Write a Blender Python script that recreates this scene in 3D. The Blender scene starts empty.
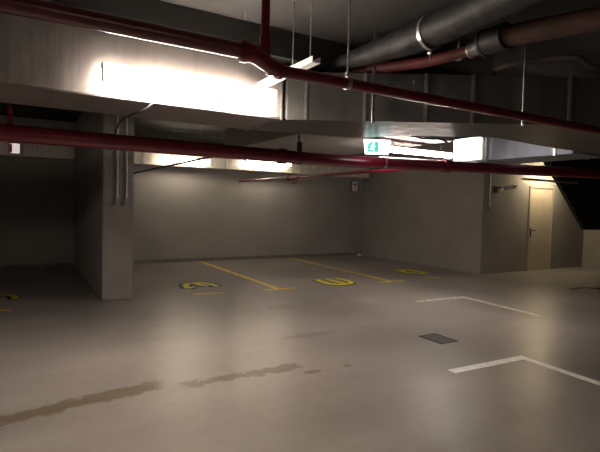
import bpy, bmesh, math, random
from mathutils import Vector, Matrix
random.seed(4)
C = bpy.context.scene.collection
sc = bpy.context.scene
PI = math.pi

# ------------------------------------------------------------------ materials
def new_mat(name):
    m = bpy.data.materials.new(name); m.use_nodes = True
    nt = m.node_tree
    return m, nt, nt.nodes['Principled BSDF']

def surf(name, col, rough=.6, metal=0., var=.12, scale=3., bump=.0, bscale=60., var2=0., stretch=(1,1,1), coat=0., vcoord='Object'):
    m, nt, b = new_mat(name)
    N = nt.nodes; L = nt.links
    tc = N.new('ShaderNodeTexCoord'); mp = N.new('ShaderNodeMapping'); mp.inputs['Scale'].default_value = stretch
    L.new(tc.outputs[vcoord], mp.inputs[0])
    nz = N.new('ShaderNodeTexNoise'); nz.inputs['Scale'].default_value = scale; nz.inputs['Detail'].default_value = 6
    L.new(mp.outputs[0], nz.inputs['Vector'])
    cr = N.new('ShaderNodeValToRGB')
    lo = [c*(1-var*1.6) for c in col]; hi = [min(1, c*(1+var*1.6)) for c in col]
    cr.color_ramp.elements[0].position = .3; cr.color_ramp.elements[0].color = (*lo, 1)
    cr.color_ramp.elements[1].position = .7; cr.color_ramp.elements[1].color = (*hi, 1)
    L.new(nz.outputs['Fac'], cr.inputs[0]); L.new(cr.outputs[0], b.inputs['Base Color'])
    b.inputs['Roughness'].default_value = rough; b.inputs['Metallic'].default_value = metal
    b.inputs['Coat Weight'].default_value = coat
    if bump:
        n2 = N.new('ShaderNodeTexNoise'); n2.inputs['Scale'].default_value = bscale; n2.inputs['Detail'].default_value = 4
        L.new(mp.outputs[0], n2.inputs['Vector'])
        bp = N.new('ShaderNodeBump'); bp.inputs['Strength'].default_value = bump; bp.inputs['Distance'].default_value = .01
        L.new(n2.outputs['Fac'], bp.inputs['Height']); L.new(bp.outputs[0], b.inputs['Normal'])
    return m

def emit(name, col, s):
    m, nt, b = new_mat(name)
    b.inputs['Base Color'].default_value = (.8, .8, .8, 1)
    b.inputs['Emission Color'].default_value = (*col, 1); b.inputs['Emission Strength'].default_value = s
    nz = nt.nodes.new('ShaderNodeTexNoise'); nz.inputs['Scale'].default_value = 20
    nt.links.new(nz.outputs['Fac'], b.inputs['Roughness'])
    return m

def foil(name, col, axis='X', rough=.38, metal=.75):
    """foil-faced / galvanised sheet: vertical bands of slightly different tone along one axis and crinkle bump"""
    m, nt, b = new_mat(name)
    N = nt.nodes; L = nt.links
    tc = N.new('ShaderNodeTexCoord'); mp = N.new('ShaderNodeMapping')
    mp.inputs['Scale'].default_value = {'X': (7, .15, .3), 'Y': (.15, 7, .3)}[axis]
    L.new(tc.outputs['Object'], mp.inputs[0])
    nz = N.new('ShaderNodeTexNoise'); nz.inputs['Scale'].default_value = 1.; nz.inputs['Detail'].default_value = 3
    L.new(mp.outputs[0], nz.inputs['Vector'])
    n3 = N.new('ShaderNodeTexNoise'); n3.inputs['Scale'].default_value = 2.5; n3.inputs['Detail'].default_value = 5
    L.new(tc.outputs['Object'], n3.inputs['Vector'])
    mx = N.new('ShaderNodeMath'); mx.operation = 'ADD'
    L.new(nz.outputs['Fac'], mx.inputs[0]); L.new(n3.outputs['Fac'], mx.inputs[1])
    cr = N.new('ShaderNodeValToRGB')
    cr.color_ramp.elements[0].position = .75/2*1.; cr.color_ramp.elements[0].color = (*[c*.6 for c in col], 1)
    cr.color_ramp.elements[1].position = 1.; cr.color_ramp.elements[1].color = (*[min(1, c*1.25) for c in col], 1)
    L.new(mx.outputs[0], cr.inputs[0]); L.new(cr.outputs[0], b.inputs['Base Color'])
    b.inputs['Roughness'].default_value = rough; b.inputs['Metallic'].default_value = metal
    bp = N.new('ShaderNodeBump'); bp.inputs['Strength'].default_value = .35; bp.inputs['Distance'].default_value = .02
    L.new(mx.outputs[0], bp.inputs['Height']); L.new(bp.outputs[0], b.inputs['Normal'])
    return m

def floor_material():
    m, nt, b = new_mat('epoxy_floor')
    N = nt.nodes; L = nt.links
    tc = N.new('ShaderNodeTexCoord'); sp = N.new('ShaderNodeSeparateXYZ'); L.new(tc.outputs['Object'], sp.inputs[0])
    def math_(op, a, c, clamp=False):
        n = N.new('ShaderNodeMath'); n.operation = op; n.use_clamp = clamp
        for i, v in enumerate((a, c)):
            if v is None: continue
            if isinstance(v, (int, float)): n.inputs[i].default_value = v
            else: L.new(v, n.inputs[i])
        return n.outputs[0]
    def noise(s, d=5, stretch=None, rough=.5):
        n = N.new('ShaderNodeTexNoise'); n.inputs['Scale'].default_value = s; n.inputs['Detail'].default_value = d
        n.inputs['Roughness'].default_value = rough
        if stretch:
            mp = N.new('ShaderNodeMapping'); mp.inputs['Scale'].default_value = stretch
            L.new(tc.outputs['Object'], mp.inputs[0]); L.new(mp.outputs[0], n.inputs['Vector'])
        else: L.new(tc.outputs['Object'], n.inputs['Vector'])
        return n.outputs['Fac']
    big = noise(.55, 3); fine = noise(9, 6); streak = noise(1., 4, (.5, 2.2, 1))
    s = math_('ADD', math_('MULTIPLY', big, .6), math_('ADD', math_('MULTIPLY', fine, .15), math_('MULTIPLY', streak, .25)))
    cr = N.new('ShaderNodeValToRGB')
    cr.color_ramp.elements[0].position = .36; cr.color_ramp.elements[0].color = FLOOR_LO
    cr.color_ramp.elements[1].position = .62; cr.color_ramp.elements[1].color = FLOOR_HI
    L.new(s, cr.inputs[0])
    # dried water streak: long thin wandering patch, plus two drops
    X, Y = sp.outputs[0], sp.outputs[1]
    wob = math_('MULTIPLY', math_('SUBTRACT', noise(2.6, 8, rough=.7), .5), .42)
    wob2 = math_('MULTIPLY', math_('SUBTRACT', noise(8, 6, rough=.75), .5), .30)
    def band(x0, x1, y0, y1, half, fade):
        slope = (y1-y0)/(x1-x0)
        yc = math_('ADD', math_('MULTIPLY', math_('SUBTRACT', X, x0), slope), y0)
        d = math_('ABSOLUTE', math_('SUBTRACT', Y, yc), None)
        d = math_('ADD', math_('ADD', d, wob), wob2)
        a = math_('MULTIPLY', math_('SUBTRACT', half, d), 45, True)
        e1 = math_('MULTIPLY', math_('ADD', math_('SUBTRACT', X, x0), wob), fade, True)
        e2 = math_('MULTIPLY', math_('ADD', math_('SUBTRACT', x1, X), wob), fade, True)
        return math_('MULTIPLY', a, math_('MULTIPLY', e1, e2))
    b1 = band(-2.2, 1.12, 3.62, 4.16, .105, 14)
    b2 = band(1.2, 2.45, 4.03, 4.05, .095, 14)
    def drop(x, y, rx, ry):
        dx = math_('DIVIDE', math_('SUBTRACT', X, x), rx); dy = math_('DIVIDE', math_('SUBTRACT', Y, y), ry)
        r = math_('ADD', math_('MULTIPLY', dx, dx), math_('MULTIPLY', dy, dy))
        return math_('MULTIPLY', math_('SUBTRACT', 1, math_('ADD', r, math_('MULTIPLY', wob2, 8))), 3, True)
    st = math_('MAXIMUM', math_('MAXIMUM', b1, b2), math_('MAXIMUM', drop(2.44, 3.82, .1, .05), drop(2.84, 3.82, .05, .035)))
    st = math_('MAXIMUM', st, math_('MULTIPLY', drop(3.1, 4.95, .42, .09), .45))
    st = math_('MAXIMUM', st, math_('MULTIPLY', drop(3.55, 6.5, .3, .18), .4))
    mix = N.new('ShaderNodeMix'); mix.data_type = 'RGBA'
    L.new(math_('MULTIPLY', st, .72), mix.inputs['Factor']); L.new(cr.outputs[0], mix.inputs['A'])
    mix.inputs['B'].default_value = (.115, .083, .040, 1)
    L.new(mix.outputs['Result'], b.inputs['Base Color'])
    rg = math_('ADD', math_('MULTIPLY', s, .14), .265)
    L.new(rg, b.inputs['Roughness'])
    b.inputs['Specular IOR Level'].default_value = .5
    bp = N.new('ShaderNodeBump'); bp.inputs['Strength'].default_value = .12; bp.inputs['Distance'].default_value = .02
    L.new(noise(3.5, 4), bp.inputs['Height']); L.new(bp.outputs[0], b.inputs['Normal'])
    return m

FLOOR_LO = (.20, .18, .163, 1); FLOOR_HI = (.315, .285, .262, 1)
M = {}
M['floor'] = floor_material()
M['wall'] = surf('painted_concrete', (.29, .27, .25), .7, var=.06, scale=1.3, bump=.15, bscale=25)
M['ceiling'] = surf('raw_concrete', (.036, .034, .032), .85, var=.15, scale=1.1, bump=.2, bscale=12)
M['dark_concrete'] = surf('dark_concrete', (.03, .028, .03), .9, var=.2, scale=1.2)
M['red'] = surf('red_gloss_paint', (.17, .004, .020), .3, var=.1, scale=8, coat=.3)
M['dusty_red'] = surf('dusty_red_paint', (.16, .030, .036), .32, var=.15, scale=8, coat=.3)
M['primer'] = surf('red_oxide_pipe', (.13, .028, .028), .5, var=.25, scale=7)
M['brown'] = surf('brown_pipe', (.075, .038, .030), .5, var=.25, scale=5)
M['lag'] = surf('grey_pipe_lagging', (.02, .02, .02), .6, metal=.1, var=.5, scale=9, bump=.8, bscale=14)
M['foilX'] = foil('foil_duct_x', (.15, .15, .145), 'X')
M['foilA'] = foil('foil_duct_a', (.26, .235, .225), 'X', rough=.5, metal=.45)
M['foilY'] = foil('foil_duct_y', (.30, .335, .40), 'Y', rough=.65, metal=.1)
M['foilE'] = foil('galvanised_low_duct', (.20, .185, .175), 'X', rough=.75, metal=0)
M['foilC'] = foil('galvanised_duct', (.62, .58, .50), 'X', rough=.5, metal=.4)
M['hose'] = surf('grey_hose', (.20, .17, .15), .6, var=.1)
M['zinc'] = surf('zinc_steel', (.55, .55, .54), .35, metal=.9, var=.15, scale=20)
M['white'] = surf('white_enamel', (.78, .77, .74), .4, var=.03)
M['dark'] = surf('dark_rubber', (.025, .025, .028), .6, var=.2)
M['door'] = surf('cream_door_paint', (.52, .46, .36), .5, var=.05, scale=2)
M['frame'] = surf('door_frame_paint', (.40, .35, .28), .5, var=.05)
M['yellow'] = surf('yellow_road_paint', (1., .66, .03), .55, var=.3, scale=14)
M['worn_yellow'] = surf('worn_yellow_paint', (.88, .58, .09), .55, var=.15, scale=10)
M['black'] = surf('black_road_paint', (.022, .017, .012), .6, var=.3, scale=14)
M['maroon'] = surf('maroon_road_paint', (.045, .010, .007), .6, var=.3, scale=14)
M['whiteline'] = surf('white_road_paint', (.96, .92, .84), .5, var=.12, scale=12)
M['whiteworn'] = surf('worn_white_paint', (.66, .58, .49), .5, var=.25, scale=12)
M['cast'] = surf('cast_iron', (.035, .03, .025), .55, metal=.4, var=.3, scale=20)
WARM = (1., .855, .72)
M['tube'] = emit('lamp_glow', WARM, 62)
M['fill_left'] = emit('fill_glow_left', WARM, 30)
M['tube_right'] = emit('lamp_glow_right', WARM, 2)
M['fill_rear'] = emit('fill_glow_rear', WARM, 4)
M['tube_cool'] = emit('lamp_glow_middle', (1., .87, .77), 75)
M['tube_yellow'] = emit('lamp_glow_back', (1., .86, .66), 15)
M['fill_door'] = emit('fill_glow_door', (1., .80, .50), 40)
M['patch_face'] = emit('patch_glow', (1., .86, .83), .4)
M['panel'] = emit('panel_glow', (1., .95, .90), 5)
M['green'] = emit('exit_green', (.03, .75, .52), .6)
M['signwhite'] = emit('exit_white', (.90, 1., .97), 2.2)
M['signred'] = surf('sign_red', (.45, .03, .03), .5, var=.05)
M['paper'] = surf('white_paper', (.7, .66, .6), .7, var=.1)

# ------------------------------------------------------------------ mesh helpers
def link(name, bm, mats, parent=None, smooth=False, loc=None):
    me = bpy.data.meshes.new(name)
    bmesh.ops.recalc_face_normals(bm, faces=bm.faces)
    bm.to_mesh(me); bm.free()
    for m in (mats if isinstance(mats, (list, tuple)) else [mats]): me.materials.append(m)
    if smooth:
        for p in me.polygons: p.use_smooth = True
        try: me.set_sharp_from_angle(angle=math.radians(40))
        except Exception: pass
    o = bpy.data.objects.new(name, me); C.objects.link(o)
    if parent: o.parent = parent
    if loc: o.location = loc
    return o

def box(bm, x0, x1, y0, y1, z0, z1, mi=0, bev=0.):
    vs = [bm.verts.new((x, y, z)) for x in (x0, x1) for y in (y0, y1) for z in (z0, z1)]
    fs = []
    for q in ((0, 1, 3, 2), (4, 6, 7, 5), (0, 4, 5, 1), (2, 3, 7, 6), (0, 2, 6, 4), (1, 5, 7, 3)):
        f = bm.faces.new([vs[i] for i in q]); f.material_index = mi; fs.append(f)
    if bev:
        es = list({e for f in fs for e in f.edges})
        bmesh.ops.bevel(bm, geom=es, offset=bev, segments=2, affect='EDGES')

def prism(bm, pts, z0, z1, mi=0):
    a = [bm.verts.new((x, y, z0)) for x, y in pts]; b = [bm.verts.new((x, y, z1)) for x, y in pts]
    f = bm.faces.new(a); f.material_index = mi; f = bm.faces.new(b[::-1]); f.material_index = mi
    for i in range(len(pts)):
        j = (i+1) % len(pts); f = bm.faces.new((a[i], a[j], b[j], b[i])); f.material_index = mi

def prism_xz(bm, pts, y0, y1, mi=0):
    a = [bm.verts.new((x, y0, z)) for x, z in pts]; b = [bm.verts.new((x, y1, z)) for x, z in pts]
    bm.faces.new(a); bm.faces.new(b[::-1])
    for i in range(len(pts)):
        j = (i+1) % len(pts); bm.faces.new((a[i], a[j], b[j], b[i]))

def tube(bm, pts, r, n=16, mi=0, rfun=None, caps=True):
    pts = [Vector(p) for p in pts]; rings = []
    up = None
    for i, p in enumerate(pts):
        t = (pts[min(i+1, len(pts)-1)]-pts[max(i-1, 0)]).normalized()
        if up is None:
            ref = Vector((0, 0, 1)) if abs(t.z) < .9 else Vector((1, 0, 0))
            up = (ref - t*ref.dot(t)).normalized()
        else: up = (up - t*up.dot(t)).normalized()
        s = t.cross(up)
        rr = rfun(i) if rfun else r
        rings.append([bm.verts.new(p+(up*math.cos(2*PI*k/n)+s*math.sin(2*PI*k/n))*rr) for k in range(n)])
    for a, b in zip(rings, rings[1:]):
        for k in range(n):
            f = bm.faces.new((a[k], a[(k+1) % n], b[(k+1) % n], b[k])); f.material_index = mi
    if caps:
        f = bm.faces.new(rings[0][::-1]); f.material_index = mi; f = bm.faces.new(rings[-1]); f.material_index = mi

def ring(bm, c, axis, r, w, t, n=20, mi=0):
    """a flat band (clamp) around an axis"""
    c = Vector(c); a = Vector(axis).normalized()
    p = [(r, -w/2), (r+t, -w/2), (r+t, w/2), (r, w/2)]
    ref = Vector((0, 0, 1)) if abs(a.z) < .9 else Vector((1, 0, 0))
    u = (ref-a*ref.dot(a)).normalized(); s = a.cross(u); R = []
    for k in range(n):
        d = u*math.cos(2*PI*k/n)+s*math.sin(2*PI*k/n)
        R.append([bm.verts.new(c+d*q+a*h) for q, h in p])
    for k in range(n):
        A, B = R[k], R[(k+1) % n]
        for j in range(4):
            f = bm.faces.new((A[j], A[(j+1) % 4], B[(j+1) % 4], B[j])); f.material_index = mi

def BM(): return bmesh.new()
def tag(o, label, cat, group=None, kind=None):
    o['label'] = label; o['category'] = cat
    if group: o['group'] = group
    if kind: o['kind'] = kind
    return o
def empty(name, loc, label, cat, group=None):
    o = bpy.data.objects.new(name, None); C.objects.link(o); o.location = loc; o.empty_display_size = .1
    return tag(o, label, cat, group)
def struct(name, bm, m, parent=None, smooth=False):
    o = link(name, bm, m, parent, smooth)
    if not parent: o['kind'] = 'structure'
    return o
def smoothpath(pts, n=8):
    pts = [Vector(p) for p in pts]; out = []
    for i in range(len(pts)-1):
        p0 = pts[max(i-1, 0)]; p1 = pts[i]; p2 = pts[i+1]; p3 = pts[min(i+2, len(pts)-1)]
        for k in range(n):
            t = k/n
            out.append(.5*((2*p1)+(-p0+p2)*t+(2*p0-5*p1+4*p2-p3)*t*t+(-p0+3*p1-3*p2+p3)*t**3))
    out.append(pts[-1]); return out

# ------------------------------------------------------------------ room shell
CZ = 3.4
XL, XR, YN, YB = -5.2, 15.4, -4.6, 12.5
bm = BM(); box(bm, XL-.2, XR+.2, YN-.2, YB+.2, -.2, 0); fl = struct('floor', bm, M['floor'])
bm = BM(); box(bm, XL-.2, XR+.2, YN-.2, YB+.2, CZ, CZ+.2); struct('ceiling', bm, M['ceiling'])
bm = BM(); box(bm, XL-.2, 9.75, YB, YB+.2, 0, CZ); struct('wall_back', bm, M['wall'])
bm = BM(); box(bm, XL-.2, XL, YN, YB, 0, CZ); struct('wall_left', bm, M['wall'])
bm = BM(); box(bm, XL-.2, XR+.2, YN-.2, YN, 0, CZ); struct('wall_front', bm, M['wall'])
bm = BM(); box(bm, XR, XR+.2, YN, 7.8, 0, CZ); struct('wall_right', bm, M['wall'])
# block that holds the side wall of the bays and the wall with the door (opening for the door)
DX0, DX1, DZ = 11.60, 12.56, 2.20
bm = BM(); box(bm, 9.75, 9.95, 7.8, YB+.2, 0, CZ); struct('wall_side', bm, M['wall'])
bm = BM()
box(bm, 9.95, DX0-.05, 7.8, 8.0, 0, CZ); box(bm, DX1+.05, XR+.2, 7.8, 8.0, 0, CZ); box(bm, DX0-.05, DX1+.05, 7.8, 8.0, DZ+.05, CZ)
struct('wall_door_side', bm, M['wall'])
bm = BM(); box(bm, 14.2, 14.5, 7.25, 7.8, 0, CZ); struct('wall_corner_pier', bm, M['wall'])
bm = BM(); box(bm, 1.13, 1.60, 8.03, YB, 0, CZ, bev=.012); struct('wall_pier', bm, M['wall'])
bm = BM(); box(bm, XL, 9.75, YB-.015, YB, 0, .09); struct('baseboard_back', bm, surf('dusty_wall_foot', (.17, .15, .13), .8, var=.15, scale=5))
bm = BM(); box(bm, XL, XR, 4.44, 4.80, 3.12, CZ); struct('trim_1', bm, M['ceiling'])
# sloped ramp soffit coming down on the right
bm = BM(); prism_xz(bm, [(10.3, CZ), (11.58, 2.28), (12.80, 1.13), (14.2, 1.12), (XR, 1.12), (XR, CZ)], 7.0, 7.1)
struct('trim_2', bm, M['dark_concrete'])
# door
d = bpy.data.objects.new('door_1', None); C.objects.link(d); d.location = ((DX0+DX1)/2, 7.83, 0); d['kind'] = 'structure'
def rel(o, par):
    o.parent = par; o.matrix_parent_inverse = Matrix.Translation(-Vector(par.location)); return o
bm = BM(); box(bm, DX0, DX1, 7.79, 7.84, .006, DZ, bev=.004); rel(link('door_leaf', bm, M['door']), d)
bm = BM(); box(bm, DX0-.05, DX0, 7.77, 7.99, 0, DZ+.05); box(bm, DX1, DX1+.05, 7.77, 7.99, 0, DZ+.05); box(bm, DX0, DX1, 7.77, 7.99, DZ, DZ+.05)
rel(link('door_frame', bm, M['frame']), d)
bm = BM(); box(bm, DX0+.045, DX0+.085, 7.775, 7.79, .90, 1.14, bev=.004)
tube(bm, [(DX0+.065, 7.79, 1.08), (DX0+.065, 7.73, 1.08), (DX0+.09, 7.725, 1.08), (DX0+.20, 7.725, 1.075)], .011, 10)
rel(link('door_handle', bm, M['dark'], smooth=True), d)

# ------------------------------------------------------------------ floor markings
GL = 'worn yellow lines between the bays'
def flat(bm, pts, z, mi=0, t=.0015):
    prism(bm, pts, z-t, z, mi)
def line_quad(x0, y0, x1, y1, w):
    dx, dy = x1-x0, y1-y0; l = math.hypot(dx, dy); nx, ny = -dy/l*w/2, dx/l*w/2
    return [(x0+nx, y0+ny), (x1+nx, y1+ny), (x1-nx, y1-ny), (x0-nx, y0-ny)]
def marking(name, segs, mat, z=.0022):
    bm = BM(); cx, cy = segs[0][0], segs[0][1]
    for k, (x0, y0, x1, y1, w) in enumerate(segs):
        flat(bm, line_quad(x0-cx, y0-cy, x1-cx, y1-cy, w), z+.0002*k)
    return link(name, bm, mat, loc=(cx, cy, 0))
tag(marking('bay_line', [(4.22, 12.35, 4.23, 7.9, .10), (3.90, 7.90, 4.56, 7.90, .10)], M['worn_yellow']),
    'yellow T-ended bay line on the floor nearest the concrete pier', 'floor marking', 'yellow bay lines')
tag(marking('bay_line', [(6.99, 12.3, 6.93, 7.82, .10), (6.54, 7.80, 7.25, 7.80, .10)], M['worn_yellow']),
    'yellow T-ended bay line on the floor in front of the back right corner', 'floor marking', 'yellow bay lines')
tag(marking('bay_edge_line', [(2.62, 8.02, 3.14, 7.96, .08)], M['worn_yellow']), 'faint worn yellow dash below the bay number beside the pier', 'floor marking', 'worn yellow dashes')
tag(marking('bay_edge_line', [(7.95, 7.86, 8.5, 7.84, .07)], M['worn_yellow']), 'faint worn yellow dash by the number nearest the side wall', 'floor marking', 'worn yellow dashes')
tag(marking('bay_edge_line', [(-.9, 7.9, -.10, 7.9, .08)], M['worn_yellow']), 'faint worn dash under the cut-off number at the left edge', 'floor marking', 'worn yellow dashes')
tag(marking('bay_corner_line', [(3.66, 3.215, 4.77, 3.175, .105), (4.715, 3.12, 4.62, 1.2, .10)], M['whiteline']),
    'thick bright white L-shaped bay corner line in the foreground', 'floor marking', 'white corner lines')
tag(marking('bay_corner_line', [(5.85, 5.95, 7.0, 5.90, .08), (6.96, 5.86, 6.84, 4.35, .08)], M['whiteworn']),
    'faded thin white L-shaped corner line in the middle of the floor', 'floor marking', 'white corner lines')

def ribbon(bm, pts, w, z, mi):
    P = smoothpath([(x, y, 0) for x, y in pts], 6)
    prev = None; n = len(P)
    L = []; 
    for i, p in enumerate(P):
        t = (P[min(i+1, n-1)]-P[max(i-1, 0)]).normalized(); s = Vector((-t.y, t.x, 0))*w/2
        L.append((bm.verts.new((p.x+s.x, p.y+s.y, z)), bm.verts.new((p.x-s.x, p.y-s.y, z))))
    for a, b in zip(L, L[1:]):
        f = bm.faces.new((a[0], b[0], b[1], a[1])); f.material_index = mi
def bay_number(cx, cy, strokes, label, w=.11, mats=None, bw=.19, sh=(-.02, -.03)):
    bm = BM()
    for k, s in enumerate(strokes):
        ribbon(bm, [(x-cx+sh[0], y-cy+sh[1]) for x, y in s], bw, .0014+.0001*k, 1)
    for k, s in enumerate(strokes):
        ribbon(bm, [(x-cx, y-cy) for x, y in s], w, .0030+.0002*k, 0)
    o = link('bay_number', bm, mats or [M['yellow'], M['black']], loc=(cx, cy, 0))
    tag(o, label, 'floor marking', 'painted bay numbers')
bay_number(3.0, 8.8, [[(2.70, 8.62), (2.78, 9.02), (2.95, 9.12), (3.12, 9.10), (3.24, 8.88), (3.27, 8.62)], [(3.0, 9.1), (3.02, 8.9), (3.12, 8.72)], [(2.70,8.62),(2.84,8.72)]],
           'yellow bay number with black edging just right of the pier', bw=.26)
bay_number(5.75, 8.2, [[(5.50, 8.60), (5.45, 8.25), (5.47, 7.98), (5.66, 7.87), (5.92, 7.93), (6.05, 8.15), (6.02, 8.60)], [(5.76, 8.56), (5.73, 8.25), (5.75, 7.92)]],
           'bright yellow bay number in the middle bay between the two T lines', w=.13)
bay_number(8.4, 8.75, [[(8.18, 8.95), (8.35, 9.08), (8.52, 9.02), (8.60, 8.75), (8.62, 8.42)], [(8.30, 9.03), (8.22, 8.75), (8.32, 8.50)], [(8.32, 8.5), (8.45, 8.38)]],
           'yellow bay number in the right bay close to the side wall', w=.19, bw=.26)
bay_number(-.4, 8.9, [[(-.95, 9.15), (-.5, 9.17), (-.18, 9.12), (-.06, 8.95), (-.05, 8.72)], [(-.95, 8.9), (-.3, 8.92)]],
           'yellow bay number cut off by the left edge of the view', w=.10)
bay_number(10.1, 5.5, [[(9.82, 5.60), (10.1, 5.62), (10.40, 5.56), (10.38, 5.35), (10.25, 5.15)], [(10.3, 5.5), (10.7, 5.35), (10.9, 5.1)]],
           'dark maroon painted number on the floor at the far right', mats=[M['maroon'], M['maroon']], w=.09, bw=.10)
# floor drain grate
fd = empty('floor_drain', (4.43, 4.12, 0), 'small dark slotted metal grate set in the floor behind the thick white corner line', 'drain')
bm = BM(); w_, d_ = .15, .19
for a in ((-w_, w_, -d_, -d_+.02), (-w_, w_, d_-.02, d_), (-w_, -w_+.02, -d_, d_), (w_-.02, w_, -d_, d_)): box(bm, *a, 0, .006)
rel(link('grate_frame', bm, M['cast']), fd).location = (4.43, 4.12, 0)
bm = BM()
for i in range(5): box(bm, -w_+.038+i*.052, -w_+.066+i*.052, -d_+.02, d_-.02, 0, .005)
rel(link('grate_bars', bm, M['cast']), fd).location = (4.43, 4.12, 0)
for o in fd.children: o.matrix_parent_inverse = Matrix(); o.location = (0, 0, 0)
# crumpled scrap in the corner
bm = BM(); bmesh.ops.create_icosphere(bm, subdivisions=3, radius=.075)
for v in bm.verts:
    v.co *= 1+random.uniform(-.22, .22); v.co.z = max(v.co.z*.6, -.03)
zmin = min(v.co.z for v in bm.verts)
for v in bm.verts: v.co.z -= zmin
tag(link('paper_scrap', bm, M['paper'], loc=(9.45, 12.25, .0)), 'small crumpled white scrap on the floor in the back corner', 'litter')

# ------------------------------------------------------------------ ducts
def duct(name, label, poly, z0, z1, mat, seams, group='ventilation ducts'):
    """seams: list of (x,y, nx,ny, length) flange bands on the faces"""
    cx = sum(p[0] for p in poly)/len(poly); cy = sum(p[1] for p in poly)/len(poly)
    e = empty(name, (cx, cy, z0), label, 'duct', group)
    bm = BM(); prism(bm, [(x-cx, y-cy) for x, y in poly], 0, z1-z0)
    bmesh.ops.bevel(bm, geom=list(bm.edges), offset=.012, segments=2, affect='EDGES')
    link('duct_shell', bm, mat, e)
    for (x0, x1, y0, y1) in seams:
        bm = BM(); box(bm, x0-cx, x1-cx, y0-cy, y1-cy, -.012, z1-z0+.012, bev=.003)
        link('flange', bm, M['zinc'], e)
    return e
ZD = 2.5
duct('air_duct', 'long silver air duct at upper left behind the brightest lamp', [(-5.0, 4.52), (2.42, 4.52), (2.42, 5.42), (-5.0, 5.42)], ZD, 3.06, M['foilA'],
     [(x-.012, x+.012, 4.508, 5.432) for x in (-3.8, -2.6, -1.4, -.2, 2.40)])
# angled grey duct crossing towards the camera on the right
Bp = [(2.44, 4.50), (2.52, 4.46), (3.72, 3.70), (5.2, 2.78), (8.0, 1.0), (9.2, 1.6), (9.2, 4.12), (6.43, 4.09), (5.15, 3.95), (4.35, 4.42), (3.75, 5.15), (2.44, 5.42)]
eB = duct('air_duct', 'dull grey angled air duct crossing above the exit sign to the right edge', Bp, ZD, 3.0, M['foilX'], [])
cx, cy = eB.location.x, eB.location.y
def face_strip(p, q, s, w=.03):
    """thin standing seam on the face p-q at distance s"""
    p = Vector((*p, 0)); q = Vector((*q, 0)); t = (q-p).normalized(); n = Vector((t.y, -t.x, 0))
    c = p+t*s; a = [c-t*w/2-n*.004, c+t*w/2-n*.004, c+t*w/2+n*.014, c-t*w/2+n*.014]
    bm = BM(); prism(bm, [(v.x-cx, v.y-cy) for v in a], -.004, .505); link('flange', bm, M['zinc'], eB)
for s in (.10, .72, 1.36): face_strip(Bp[1], Bp[2], s+.02)
for s in (.45, 1.45): face_strip(Bp[2], Bp[3], s)
duct('air_duct', 'pale galvanised duct along the top of the back wall right of the pier', [(1.62, 12.05), (9.6, 12.05), (9.6, 12.48), (1.62, 12.48)], 2.50, 2.95, M['foilC'],
     [(x-.012, x+.012, 12.038, 12.48) for x in (2.3, 2.6, 3.3, 4.0, 4.75, 5.3, 5.6, 6.8, 8.2)])
duct('air_duct', 'dull duct along the top of the wall in the dark bay left of the pier', [(-5.0, 12.05), (1.11, 12.05), (1.11, 12.48), (-5.0, 12.48)], 2.50, 2.95, M['foilC'],
     [(x-.012, x+.012, 12.038, 12.48) for x in (-3.4, -2.0, -.5, .35)])
duct('air_duct', 'wide low duct that carries the exit sign and the middle lamp', [(3.5, 5.55), (3.9, 5.16), (5.75, 5.16), (5.75, 9.0), (3.5, 9.0)], 2.63, 3.05, M['foilE'], [])
duct('air_duct', 'brightly lit bluish white duct to the right of the middle lamp', [(7.27, 4.22), (8.2, 4.22), (8.2, 6.52), (7.27, 6.52)], 2.485, 2.945, M['foilY'],
     [(7.25, 8.22, y-.02, y+.02) for y in (5.79, 4.50)])
# flexible hose lying over the angled duct
bm = BM()
hp = smoothpath([(4.75, 3.75, 3.10), (4.45, 3.42, 3.12), (4.80, 3.15, 3.20), (5.05, 2.95, 3.22), (5.3, 2.9, 3.15), (5.75, 2.7, 3.10), (6.3, 2.4, 3.10)], 12)
tube(bm, hp, .03, 14, rfun=lambda i: .030+.004*(i % 2))
tag(link('flexible_hose', bm, M['hose'], smooth=True), 'humped grey flexible hose lying on top of the angled duct', 'hose')

# ------------------------------------------------------------------ pipes
RED = M['red']
# lower main
K = 1.14; PR = .0865
lp = empty('sprinkler_pipe', (3.4, 4.93, 2.155), 'thick dark red sprinkler main crossing the whole view below the ducts', 'pipe', 'red sprinkler mains')
def child(name, bm, m, par, smooth=True):
    o = link(name, bm, m, None, smooth); return rel(o, par)
bm = BM(); pts = [(K*x, K*y, 1.6+K*(z-1.6)) for x, y, z in [(-4.5, 4.80, 2.155), (3.0, 4.93, 2.155), (3.4, 4.92, 2.157), (3.8, 4.84, 2.160), (11.5, 3.22, 2.222)]]
tube(bm, pts, PR, 24); child('pipe_run', bm, RED, lp)
def along(x):
    for a, b in zip(pts, pts[1:]):
        if a[0] <= x <= b[0]:
            t = (x-a[0])/(b[0]-a[0]); return Vector(a).lerp(Vector(b), t), (Vector(b)-Vector(a)).normalized()
for x in (-2.1, 3.0, 5.65):
    p, t = along(x); bm = BM(); ring(bm, p, t, PR-.001, .09, .018, 24)
    for s in (-1, 1): box(bm, p.x-.02, p.x+.02, p.y+s*.1-.02, p.y+s*.1+.02, p.z-.02, p.z+.02, bev=.005)
    child('pipe_coupling', bm, RED, lp)
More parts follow.
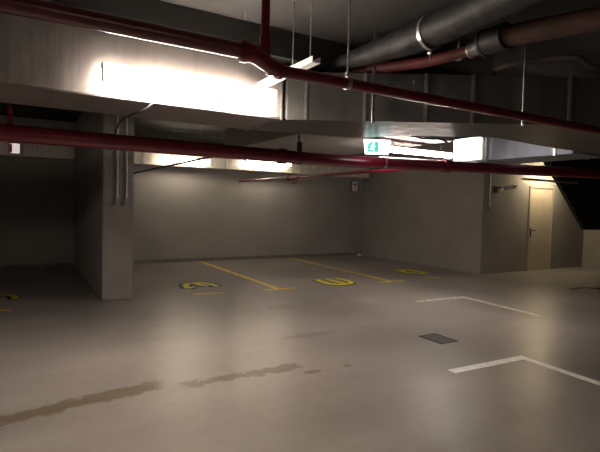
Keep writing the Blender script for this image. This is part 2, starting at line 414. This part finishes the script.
# upper main, tee and riser
up = empty('sprinkler_pipe', (1.21, 2.56, 2.43), 'red sprinkler pipe with a vertical riser passing in front of the bright lamp', 'pipe', 'red sprinkler mains')
bm = BM(); tube(bm, [(-5.19, 2.47, 2.462), (1.15, 2.525, 2.455)], .043, 24); child('pipe_run', bm, M['dusty_red'], up)
bm = BM(); tube(bm, [(1.27, 2.59, 2.403), (8.5, 2.60, 2.395)], .036, 24); child('pipe_run', bm, RED, up)
bm = BM()
tube(bm, smoothpath([(1.07, 2.524, 2.455), (1.16, 2.53, 2.452), (1.26, 2.57, 2.425), (1.36, 2.59, 2.403)], 6), .05, 24, rfun=lambda i: .053-.009*max(0, min(1, (i-4)/10)))
ring(bm, (1.09, 2.525, 2.455), (1, 0, 0), .05, .035, .012, 24); ring(bm, (1.35, 2.59, 2.403), (1, 0, 0), .042, .03, .011, 24)
child('tee_fitting', bm, RED, up)
bm = BM(); tube(bm, [(1.235, 2.55, 2.44), (1.235, 2.55, 2.55), (1.235, 2.55, CZ-.002)], .03, 18, rfun=lambda i: (.038, .026, .023)[i]); 
ring(bm, (1.235, 2.55, 2.55), (0, 0, 1), .024, .04, .010, 18); child('riser', bm, RED, up)
# branch pipes
bm = BM(); tube(bm, [(5.18, 5.52, 2.20), (5.2, 6.0, 2.20), (5.36, 12.49, 2.21)], .028, 16)
tag(link('branch_pipe', bm, RED, smooth=True), 'thin red branch pipe running back from the lower main towards the back wall', 'pipe')
bm = BM(); tube(bm, [(2.66, 6.6, 2.33), (2.50, 12.49, 2.29)], .02, 12)
tag(link('conduit', bm, M['dark'], smooth=True), 'thin dark slanting conduit in front of the back lamp just right of the pier', 'conduit')
# big pipes at upper right
bp = empty('drain_pipe', (3.6, 3.2, 3.1), 'reddish brown drain pipe under the ceiling at upper right with a pale coupling', 'pipe')
bm = BM(); tube(bm, [(3.16, 4.30, 3.065), (3.56, 3.59, 3.075), (3.70, 3.12, 3.10)], .055, 24); child('narrow_run', bm, M['primer'], bp)['label'] = 'dusky red narrower stretch'
bm = BM(); tube(bm, [(3.70, 3.16, 3.10), (3.66, 3.02, 3.10), (3.64, 2.92, 3.10)], .075, 24, rfun=lambda i: (.062, .075, .078)[i]); ring(bm, (3.70, 3.15, 3.1), (.2, 1, 0), .06, .03, .015)
child('coupling', bm, M['zinc'], bp)['label'] = 'pale metal coupling'
bm = BM(); tube(bm, [(3.64, 2.96, 3.10), (3.62, 2.72, 3.10)], .115, 28); ring(bm, (3.64, 2.95, 3.10), (.1, 1, 0), .09, .03, .035); child('socket', bm, M['dark'], bp)['label'] = 'dark bulky socket'
bm = BM(); tube(bm, [(3.63, 2.76, 3.10), (3.76, 2.40, 3.10), (4.25, 1.2, 3.10), (4.9, -.6, 3.10)], .092, 28); child('wide_run', bm, M['brown'], bp)['label'] = 'brown wider stretch'
lg = empty('lagged_pipe', (3.1, 3.2, 3.12), 'grey wrapped pipe curving beside the reddish drain pipe at upper right', 'pipe')
bm = BM(); L_ = smoothpath([(3.02, 4.435, 3.15), (3.05, 4.1, 3.15), (3.09, 3.49, 3.14), (3.12, 2.99, 3.15), (3.10, 2.39, 3.17), (3.08, 1.6, 3.19), (3.05, -.8, 3.19)], 8)
tube(bm, L_, .1, 24, rfun=lambda i: min(.14, .06+.0042*i)+.004*math.sin(i*2.1)); child('lagging', bm, M['lag'], lg)
bm = BM(); ring(bm, (3.12, 3.12, 3.14), (.05, 1, 0), .140, .035, .012, 28, 0); ring(bm, (3.12, 3.12, 2.965), (0, 1, 0), .0, .03, .018, 12, 0)
child('pipe_clamp', bm, M['zinc'], lg)
bm = BM(); tube(bm, [(3.12, 3.12, 2.97), (3.12, 3.12, 2.90)], .007, 8); child('clamp_bolt', bm, M['zinc'], lg)

# hangers
def hanger(x, y, z, ztop, r, label, m=M['zinc'], axis=(1, 0, 0), group='threaded rod pipe hangers'):
    e = empty('pipe_hanger', (x, y, z), label, 'pipe hanger', group)
    bm = BM(); ring(bm, (x, y, z), axis, r, .028, .006, 24); child('clamp_ring', bm, m, e)
    bm = BM(); tube(bm, [(x, y, z+r), (x, y, ztop)], .006, 8); child('threaded_rod', bm, m, e)
    bm = BM(); tube(bm, [(x, y, z+r+.005), (x, y, z+r+.04)], .013, 6); child('nut', bm, m, e, False)
    return e
hanger(1.86, 2.592, 2.403, CZ, .037, 'long thin rod hanger on the upper red pipe right of the riser')
p, t = along(-.074); hanger(p.x, p.y, p.z, CZ, PR+.002, 'short hanger on the lower main at the left edge', M['red'])
p, t = along(3.27); hanger(p.x, p.y, p.z, CZ, PR+.002, 'dark hanger on the lower main below the right end of the bright lamp duct', M['dark'])
p, t = along(4.6); hanger(p.x, p.y, p.z, 2.63, PR+.002, 'hanger on the lower main just behind the exit sign')
hanger(3.66, 3.28, 3.09, CZ, .058, 'short rod hanger on the reddish drain pipe')
bm = BM(); p, t = along(3.27); box(bm, p.x-.03, p.x+.03, p.y-.03, p.y+.03, p.z+PR, p.z+PR+.13, bev=.01); tube(bm, [(p.x, p.y, p.z+PR+.1), (p.x-.02, p.y, p.z+.3)], .012, 8)
tag(link('hanger_bracket', bm, M['dark']), 'dark chunky bracket standing on the lower main below the lamp duct end', 'bracket')
bm = BM(); p, t = along(-.074); box(bm, p.x-.022, p.x+.022, p.y-.03, p.y+.03, p.z+PR, p.z+PR+.16, bev=.008); tube(bm, [(p.x, p.y, p.z-PR-.02), (p.x, p.y, p.z-PR-.10)], .018, 8); ring(bm, tuple(p), tuple(t), PR+.001, .05, .012, 24)
tag(link('hanger_bracket', bm, RED), 'dark red bracket clamped on the lower main at the left edge', 'bracket')
# duct support straps on the front of the angled duct
def strap(px, py, z0, z1, label):
    bm = BM(); box(bm, px-.016, px+.016, py-.004, py+.004, z0, z1); tube(bm, [(px, py, z0+.02), (px, py-.02, z0+.02)], .012, 8)
    tag(link('duct_strap', bm, M['zinc']), label, 'strap', 'duct support straps')
strap(3.18, 3.96, 2.47, CZ, 'grey metal strap down the angled duct above the exit sign')
strap(4.50, 3.15, 2.47, CZ, 'grey metal strap down the angled duct near the right edge')
# channel over the lamp
ch = empty('support_channel', (2.12, 3.9, 2.83), 'white metal support channel running back over the right end of the bright lamp', 'channel')
bm = BM()
box(bm, 2.08, 2.16, 3.40, 4.49, 2.775, 2.782); box(bm, 2.08, 2.086, 3.40, 4.49, 2.782, 2.825); box(bm, 2.154, 2.16, 3.40, 4.49, 2.782, 2.825)
child('channel_rail', bm, M['white'], ch, False)
for y in (3.5, 3.8):
    bm = BM(); tube(bm, [(2.12, y, 2.775), (2.12, y, CZ)], .006, 8); child('threaded_rod', bm, M['zinc'], ch)
# slack wire below the bright lamp
bm = BM(); tube(bm, smoothpath([(1.06, 4.50, 2.495), (1.0, 4.58, 2.44), (.91, 5.05, 2.42), (.90, 5.40, 2.37), (.905, 5.53, 2.325)], 6), .010, 8)
tag(link('hanging_wire', bm, M['dark'], smooth=True), 'dark slack wire from the bright lamp down to the lower main', 'wire')
# cable bundle on the front edge of the low duct
bm = BM(); cp = []
for i in range(13):
    x = 3.55+i*.165; y = 5.56-(x-3.5)*1.0+.0 if x < 3.9 else 5.13
    cp.append((x, y-.02, 2.625-.012*abs(math.sin(i*1.7))-.02*(i % 3 == 0)))
tube(bm, smoothpath(cp, 4), .014, 8)
tag(link('cable', bm, M['dark'], smooth=True), 'dark sagging cable clipped along the edge of the low duct above the exit sign', 'cable')

# ------------------------------------------------------------------ lamps
def batten(x0, x1, y, z, h, w, mglow, label, hang=None, wall=None, hw=.35):
    e = empty('fluorescent_lamp', ((x0+x1)/2, y, z), label, 'lamp', 'fluorescent batten lamps')
    bm = BM(); box(bm, x0, x1, y-w*hw, y+w*hw, z+h*.30, z+h*.5, bev=.006); child('lamp_housing', bm, M['white'], e, False)
    bm = BM(); prof = [(-.5, .28), (-.5, -.1), (-.36, -.38), (-.15, -.5), (.15, -.5), (.36, -.38), (.5, -.1), (.5, .28)]
    a = [bm.verts.new((x0+.03, y+p*w, z+q*h)) for p, q in prof]; b = [bm.verts.new((x1-.03, y+p*w, z+q*h)) for p, q in prof]
    bm.faces.new(a); bm.faces.new(b[::-1])
    for i in range(8): bm.faces.new((a[i], a[(i+1) % 8], b[(i+1) % 8], b[i]))
    child('lamp_diffuser', bm, mglow, e)
    for xa, xb in ((x0, x0+.03), (x1-.03, x1)):
        bm = BM(); box(bm, xa+.008, xb-.008, y-w*.36, y+w*.36, z-h*.30, z+h*.5, bev=.005); child('end_cap', bm, M['white'], e, False)
    if hang:
        for x in (x0+.25, x1-.25):
            bm = BM(); tube(bm, [(x, y, z+h*.45), (x, y, hang)], .006, 8); child('hanging_rod', bm, M['zinc'], e)
    if wall:
        for x in (x0+.25, x1-.25):
            bm = BM(); box(bm, x-.03, x+.03, y+w*.3, wall, z+h*.32, z+h*.42); child('wall_bracket', bm, M['zinc'], e, False)
    return e
batten(.60, 2.26, 4.40, 2.66, .20, .15, M['tube'], 'very bright lamp on the silver duct at upper left behind the red pipe', wall=4.52)
batten(4.72, 6.26, 5.68, 2.49, .09, .10, M['tube_cool'], 'glowing lamp right of the exit sign under the low duct', hang=2.63, hw=.62)
batten(3.0, 4.22, 11.78, 2.64, .14, .12, M['tube_yellow'], 'lamp high on the back wall just right of the pier', hang=CZ)
batten(5.2, 6.6, 11.78, 2.72, .11, .12, M['tube_yellow'], 'unseen fill lamp added at the back wall behind the lower red main', hang=CZ)  # extra lamp added out of sight to raise brightness at the back
batten(11.35, 12.6, 7.45, 2.60, .10, .11, M['fill_door'], 'unseen warm fill lamp added above the cream door', hang=CZ)  # added behind the ramp soffit to brighten the door wall, not seen itself
batten(-3.6, -2.1, 4.3, 2.36, .11, .12, M['fill_left'], 'added fill lamp hanging beyond the left edge of the view', hang=CZ)  # unseen lamp added to brighten the pier and the left bay
batten(.2, 1.6, -.6, 2.55, .11, .12, M['fill_rear'], 'added fill lamp above and behind the viewpoint', hang=CZ)  # fill light added behind the camera, built as a batten
e = empty('panel_lamp', (7.24, 6.17, 2.71), 'bright white rounded panel lamp on the bluish duct right of the middle lamp', 'lamp')
bm = BM(); box(bm, 7.225, 7.268, 5.84, 6.51, 2.495, 2.93, bev=.02); child('lamp_housing', bm, M['white'], e)
bm = BM(); box(bm, 7.20, 7.224, 5.86, 6.49, 2.515, 2.91, bev=.01); child('lamp_diffuser', bm, M['panel'], e)
# thin tray near the door
ct = empty('cable_tray', (10.2, 6.4, 2.26), 'thin pale cable tray just below the lower red main near the cream door', 'cable tray')
bm = BM(); box(bm, 9.2, 11.25, 6.37, 6.43, 2.25, 2.265); box(bm, 9.2, 11.25, 6.37, 6.374, 2.265, 2.29); child('tray', bm, M['zinc'], ct, False)
for x in (9.6, 10.2):
    bm = BM(); tube(bm, [(x, 6.40, 2.265), (x, 6.40, CZ)], .006, 8); child('hanging_rod', bm, M['zinc'], ct)
bh = empty('glow_patch', (-.07, 11.9, 2.64), 'small weakly glowing box for the bright patch on the duct at the far left', 'lamp')  # glowing box stands in for a bright reflection on the duct
bm = BM(); box(bm, -.17, .03, 11.93, 12.036, 2.53, 2.76, bev=.01); child('lamp_housing', bm, M['white'], bh, False)
bm = BM(); box(bm, -.155, .015, 11.90, 11.93, 2.545, 2.745, bev=.01); child('lamp_diffuser', bm, M['patch_face'], bh, False)

# ------------------------------------------------------------------ exit sign
ex = bpy.data.objects.new('exit_sign', None); C.objects.link(ex); ex.location = (4.20, 5.12, 2.41)
tag(ex, 'green and white glowing exit sign hanging below the low duct', 'exit sign')
bm = BM()
fr = [(-.185, .10), (.185, .10), (.16, -.10), (-.16, -.10)]
a = [bm.verts.new((x, 0, z)) for x, z in fr]; b = [bm.verts.new((x*.94, .06, z*.94)) for x, z in fr]
bm.faces.new(a); bm.faces.new(b[::-1])
for i in range(4): bm.faces.new((a[i], a[(i+1) % 4], b[(i+1) % 4], b[i]))
link('sign_body', bm, M['signwhite'], ex)
bm = BM(); prism_xz(bm, [(-.155, .07), (.02, .07), (.02, -.07), (-.138, -.07)], -.004, -.0005); link('green_panel', bm, M['green'], ex)
bm = BM()  # running figure through a doorway
def q(x0, z0, x1, z1, w):
    dx, dz = x1-x0, z1-z0; l = math.hypot(dx, dz); nx, nz = -dz/l*w/2, dx/l*w/2
    prism_xz(bm, [(x0+nx, z0+nz), (x1+nx, z1+nz), (x1-nx, z1-nz), (x0-nx, z0-nz)], -.006, -.0042)
q(-.135, -.05, -.135, .05, .008); q(-.135, .05, -.095, .05, .008)
q(-.055, .03, -.065, -.012, .016); q(-.065, -.012, -.04, -.055, .01); q(-.065, -.012, -.10, -.035, .01); q(-.055, .025, -.025, .0, .008); q(-.055, .025, -.09, .012, .008)
prism_xz(bm, [(-.05+.012*math.cos(k*PI/4), .05+.012*math.sin(k*PI/4)) for k in range(8)], -.006, -.0042)
link('running_figure', bm, M['signwhite'], ex)
for x in (-.035, .0, .035):
    bm = BM(); box(bm, x-.005, x+.005, .02, .035, .09, .219); link('hanging_rod', bm, M['dark'], ex)
ex.rotation_euler = (0, 0, math.radians(-26))

# ------------------------------------------------------------------ conduits on the pier, camera, sign
for x, lab in ((1.345, 'left of the two pale vertical conduits on the face of the pier'), (1.485, 'right of the two pale vertical conduits on the face of the pier')):
    e = empty('conduit', (x, 8.0, 1.56), lab, 'conduit', 'conduits on the pier')
    bm = BM(); tube(bm, [(x, 8.008, 1.62), (x, 8.008, CZ)], .014, 12); child('tube', bm, M['white'], e)
    bm = BM(); box(bm, x-.035, x+.035, 7.975, 8.03, 1.53, 1.63, bev=.006); child('socket_box', bm, M['wall'], e, False)
    for z in (1.9, 2.3):
        bm = BM(); ring(bm, (x, 8.01, z), (0, 0, 1), .014, .02, .004, 12); child('saddle', bm, M['zinc'], e)
e = empty('conduit', (9.92, 7.78, 1.68), 'pale vertical conduit on the wall corner beside the security camera', 'conduit')
bm = BM(); tube(bm, [(9.99, 7.786, 1.66), (9.99, 7.786, CZ)], .015, 12); child('tube', bm, M['white'], e)
bm = BM(); box(bm, 9.955, 10.025, 7.75, 7.80, 1.60, 1.68, bev=.006); child('socket_box', bm, M['wall'], e, False)
sc_ = empty('security_camera', (10.12, 7.8, 2.10), 'small white security camera on a dark bracket near the wall corner', 'camera')
bm = BM(); box(bm, 10.10, 10.24, 7.74, 7.80, 2.02, 2.18, bev=.01); tube(bm, [(10.17, 7.76, 2.12), (10.20, 7.62, 2.15)], .02, 10); child('bracket', bm, M['dark'], sc_, False)
bm = BM(); tube(bm, [(10.15, 7.56, 2.115), (10.50, 7.46, 2.175)], .042, 18); tube(bm, [(10.14, 7.563, 2.112), (10.44, 7.477, 2.165)], .05, 18); child('camera_body', bm, M['white'], sc_)
bm = BM(); tube(bm, [(10.50, 7.46, 2.175), (10.512, 7.456, 2.177)], .032, 16); child('lens', bm, M['dark'], sc_)
sg = empty('safety_sign', (9.05, 12.05, 2.1), 'small red and white sign hanging below the pipes near the back right corner', 'sign')
bm = BM(); box(bm, 8.94, 9.12, 12.02, 12.035, 2.07, 2.36, bev=.003); child('board', bm, M['white'], sg, False)
bm = BM()
prism_xz(bm, [(8.985, 2.24), (9.075, 2.24), (9.075, 2.31), (8.985, 2.31)], 12.012, 12.018); prism_xz(bm, [(9.02, 2.10), (9.04, 2.10), (9.04, 2.20), (9.02, 2.20)], 12.012, 12.018)
child('red_symbol', bm, M['signred'], sg, False)
for x in (8.98, 9.08):
    bm = BM(); tube(bm, [(x, 12.03, 2.35), (x, 12.035, 2.50)], .005, 6); child('hanging_rod', bm, M['dark'], sg)
# sprinkler valve cluster by the sign
vv = empty('sprinkler_valve', (5.30, 9.3, 2.2), 'dark red valve fitting on the thin branch pipe above the small sign', 'valve')
bm = BM(); tube(bm, [(5.30, 9.05, 2.2), (5.31, 9.55, 2.2)], .05, 14); ring(bm, (5.30, 9.05, 2.2), (0, 1, 0), .03, .02, .045); ring(bm, (5.31, 9.55, 2.2), (0, 1, 0), .03, .02, .045); child('valve_body', bm, RED, vv)
bm = BM(); tube(bm, [(5.30, 9.3, 2.2), (5.30, 9.3, 2.08)], .012, 10); ring(bm, (5.30, 9.3, 2.08), (0, 0, 1), .05, .015, .012); box(bm, 5.245, 5.355, 9.29, 9.31, 2.075, 2.085); child('hand_wheel', bm, RED, vv)

# ------------------------------------------------------------------ camera, world
cam = bpy.data.cameras.new('camera'); co = bpy.data.objects.new('camera', cam); C.objects.link(co)
YAW, PIT, ROL = (math.radians(a) for a in (30.5, 2.55, 1.45))
f = Vector((math.sin(YAW)*math.cos(PIT), math.cos(YAW)*math.cos(PIT), -math.sin(PIT)))
r = Vector((math.cos(YAW), -math.sin(YAW), 0)); u = r.cross(f)
r2 = r*math.cos(ROL)+u*math.sin(ROL); u2 = -r*math.sin(ROL)+u*math.cos(ROL)
co.matrix_world = Matrix(((r2.x, u2.x, -f.x, 0), (r2.y, u2.y, -f.y, 0), (r2.z, u2.z, -f.z, 1.6), (0, 0, 0, 1)))
cam.sensor_width = 36; cam.lens = 478/600*36; cam.clip_start = .05; cam.clip_end = 60
sc.camera = co
w = bpy.data.worlds.new('world'); sc.world = w; w.use_nodes = True
w.node_tree.nodes['Background'].inputs[0].default_value = (.02, .02, .022, 1); w.node_tree.nodes['Background'].inputs[1].default_value = .2
sc.view_settings.view_transform = 'Standard'; sc.view_settings.look = 'None'; sc.view_settings.gamma = 1
sc.view_settings.exposure = .6
try: sc.view_settings.use_curve_mapping = False
except Exception: pass
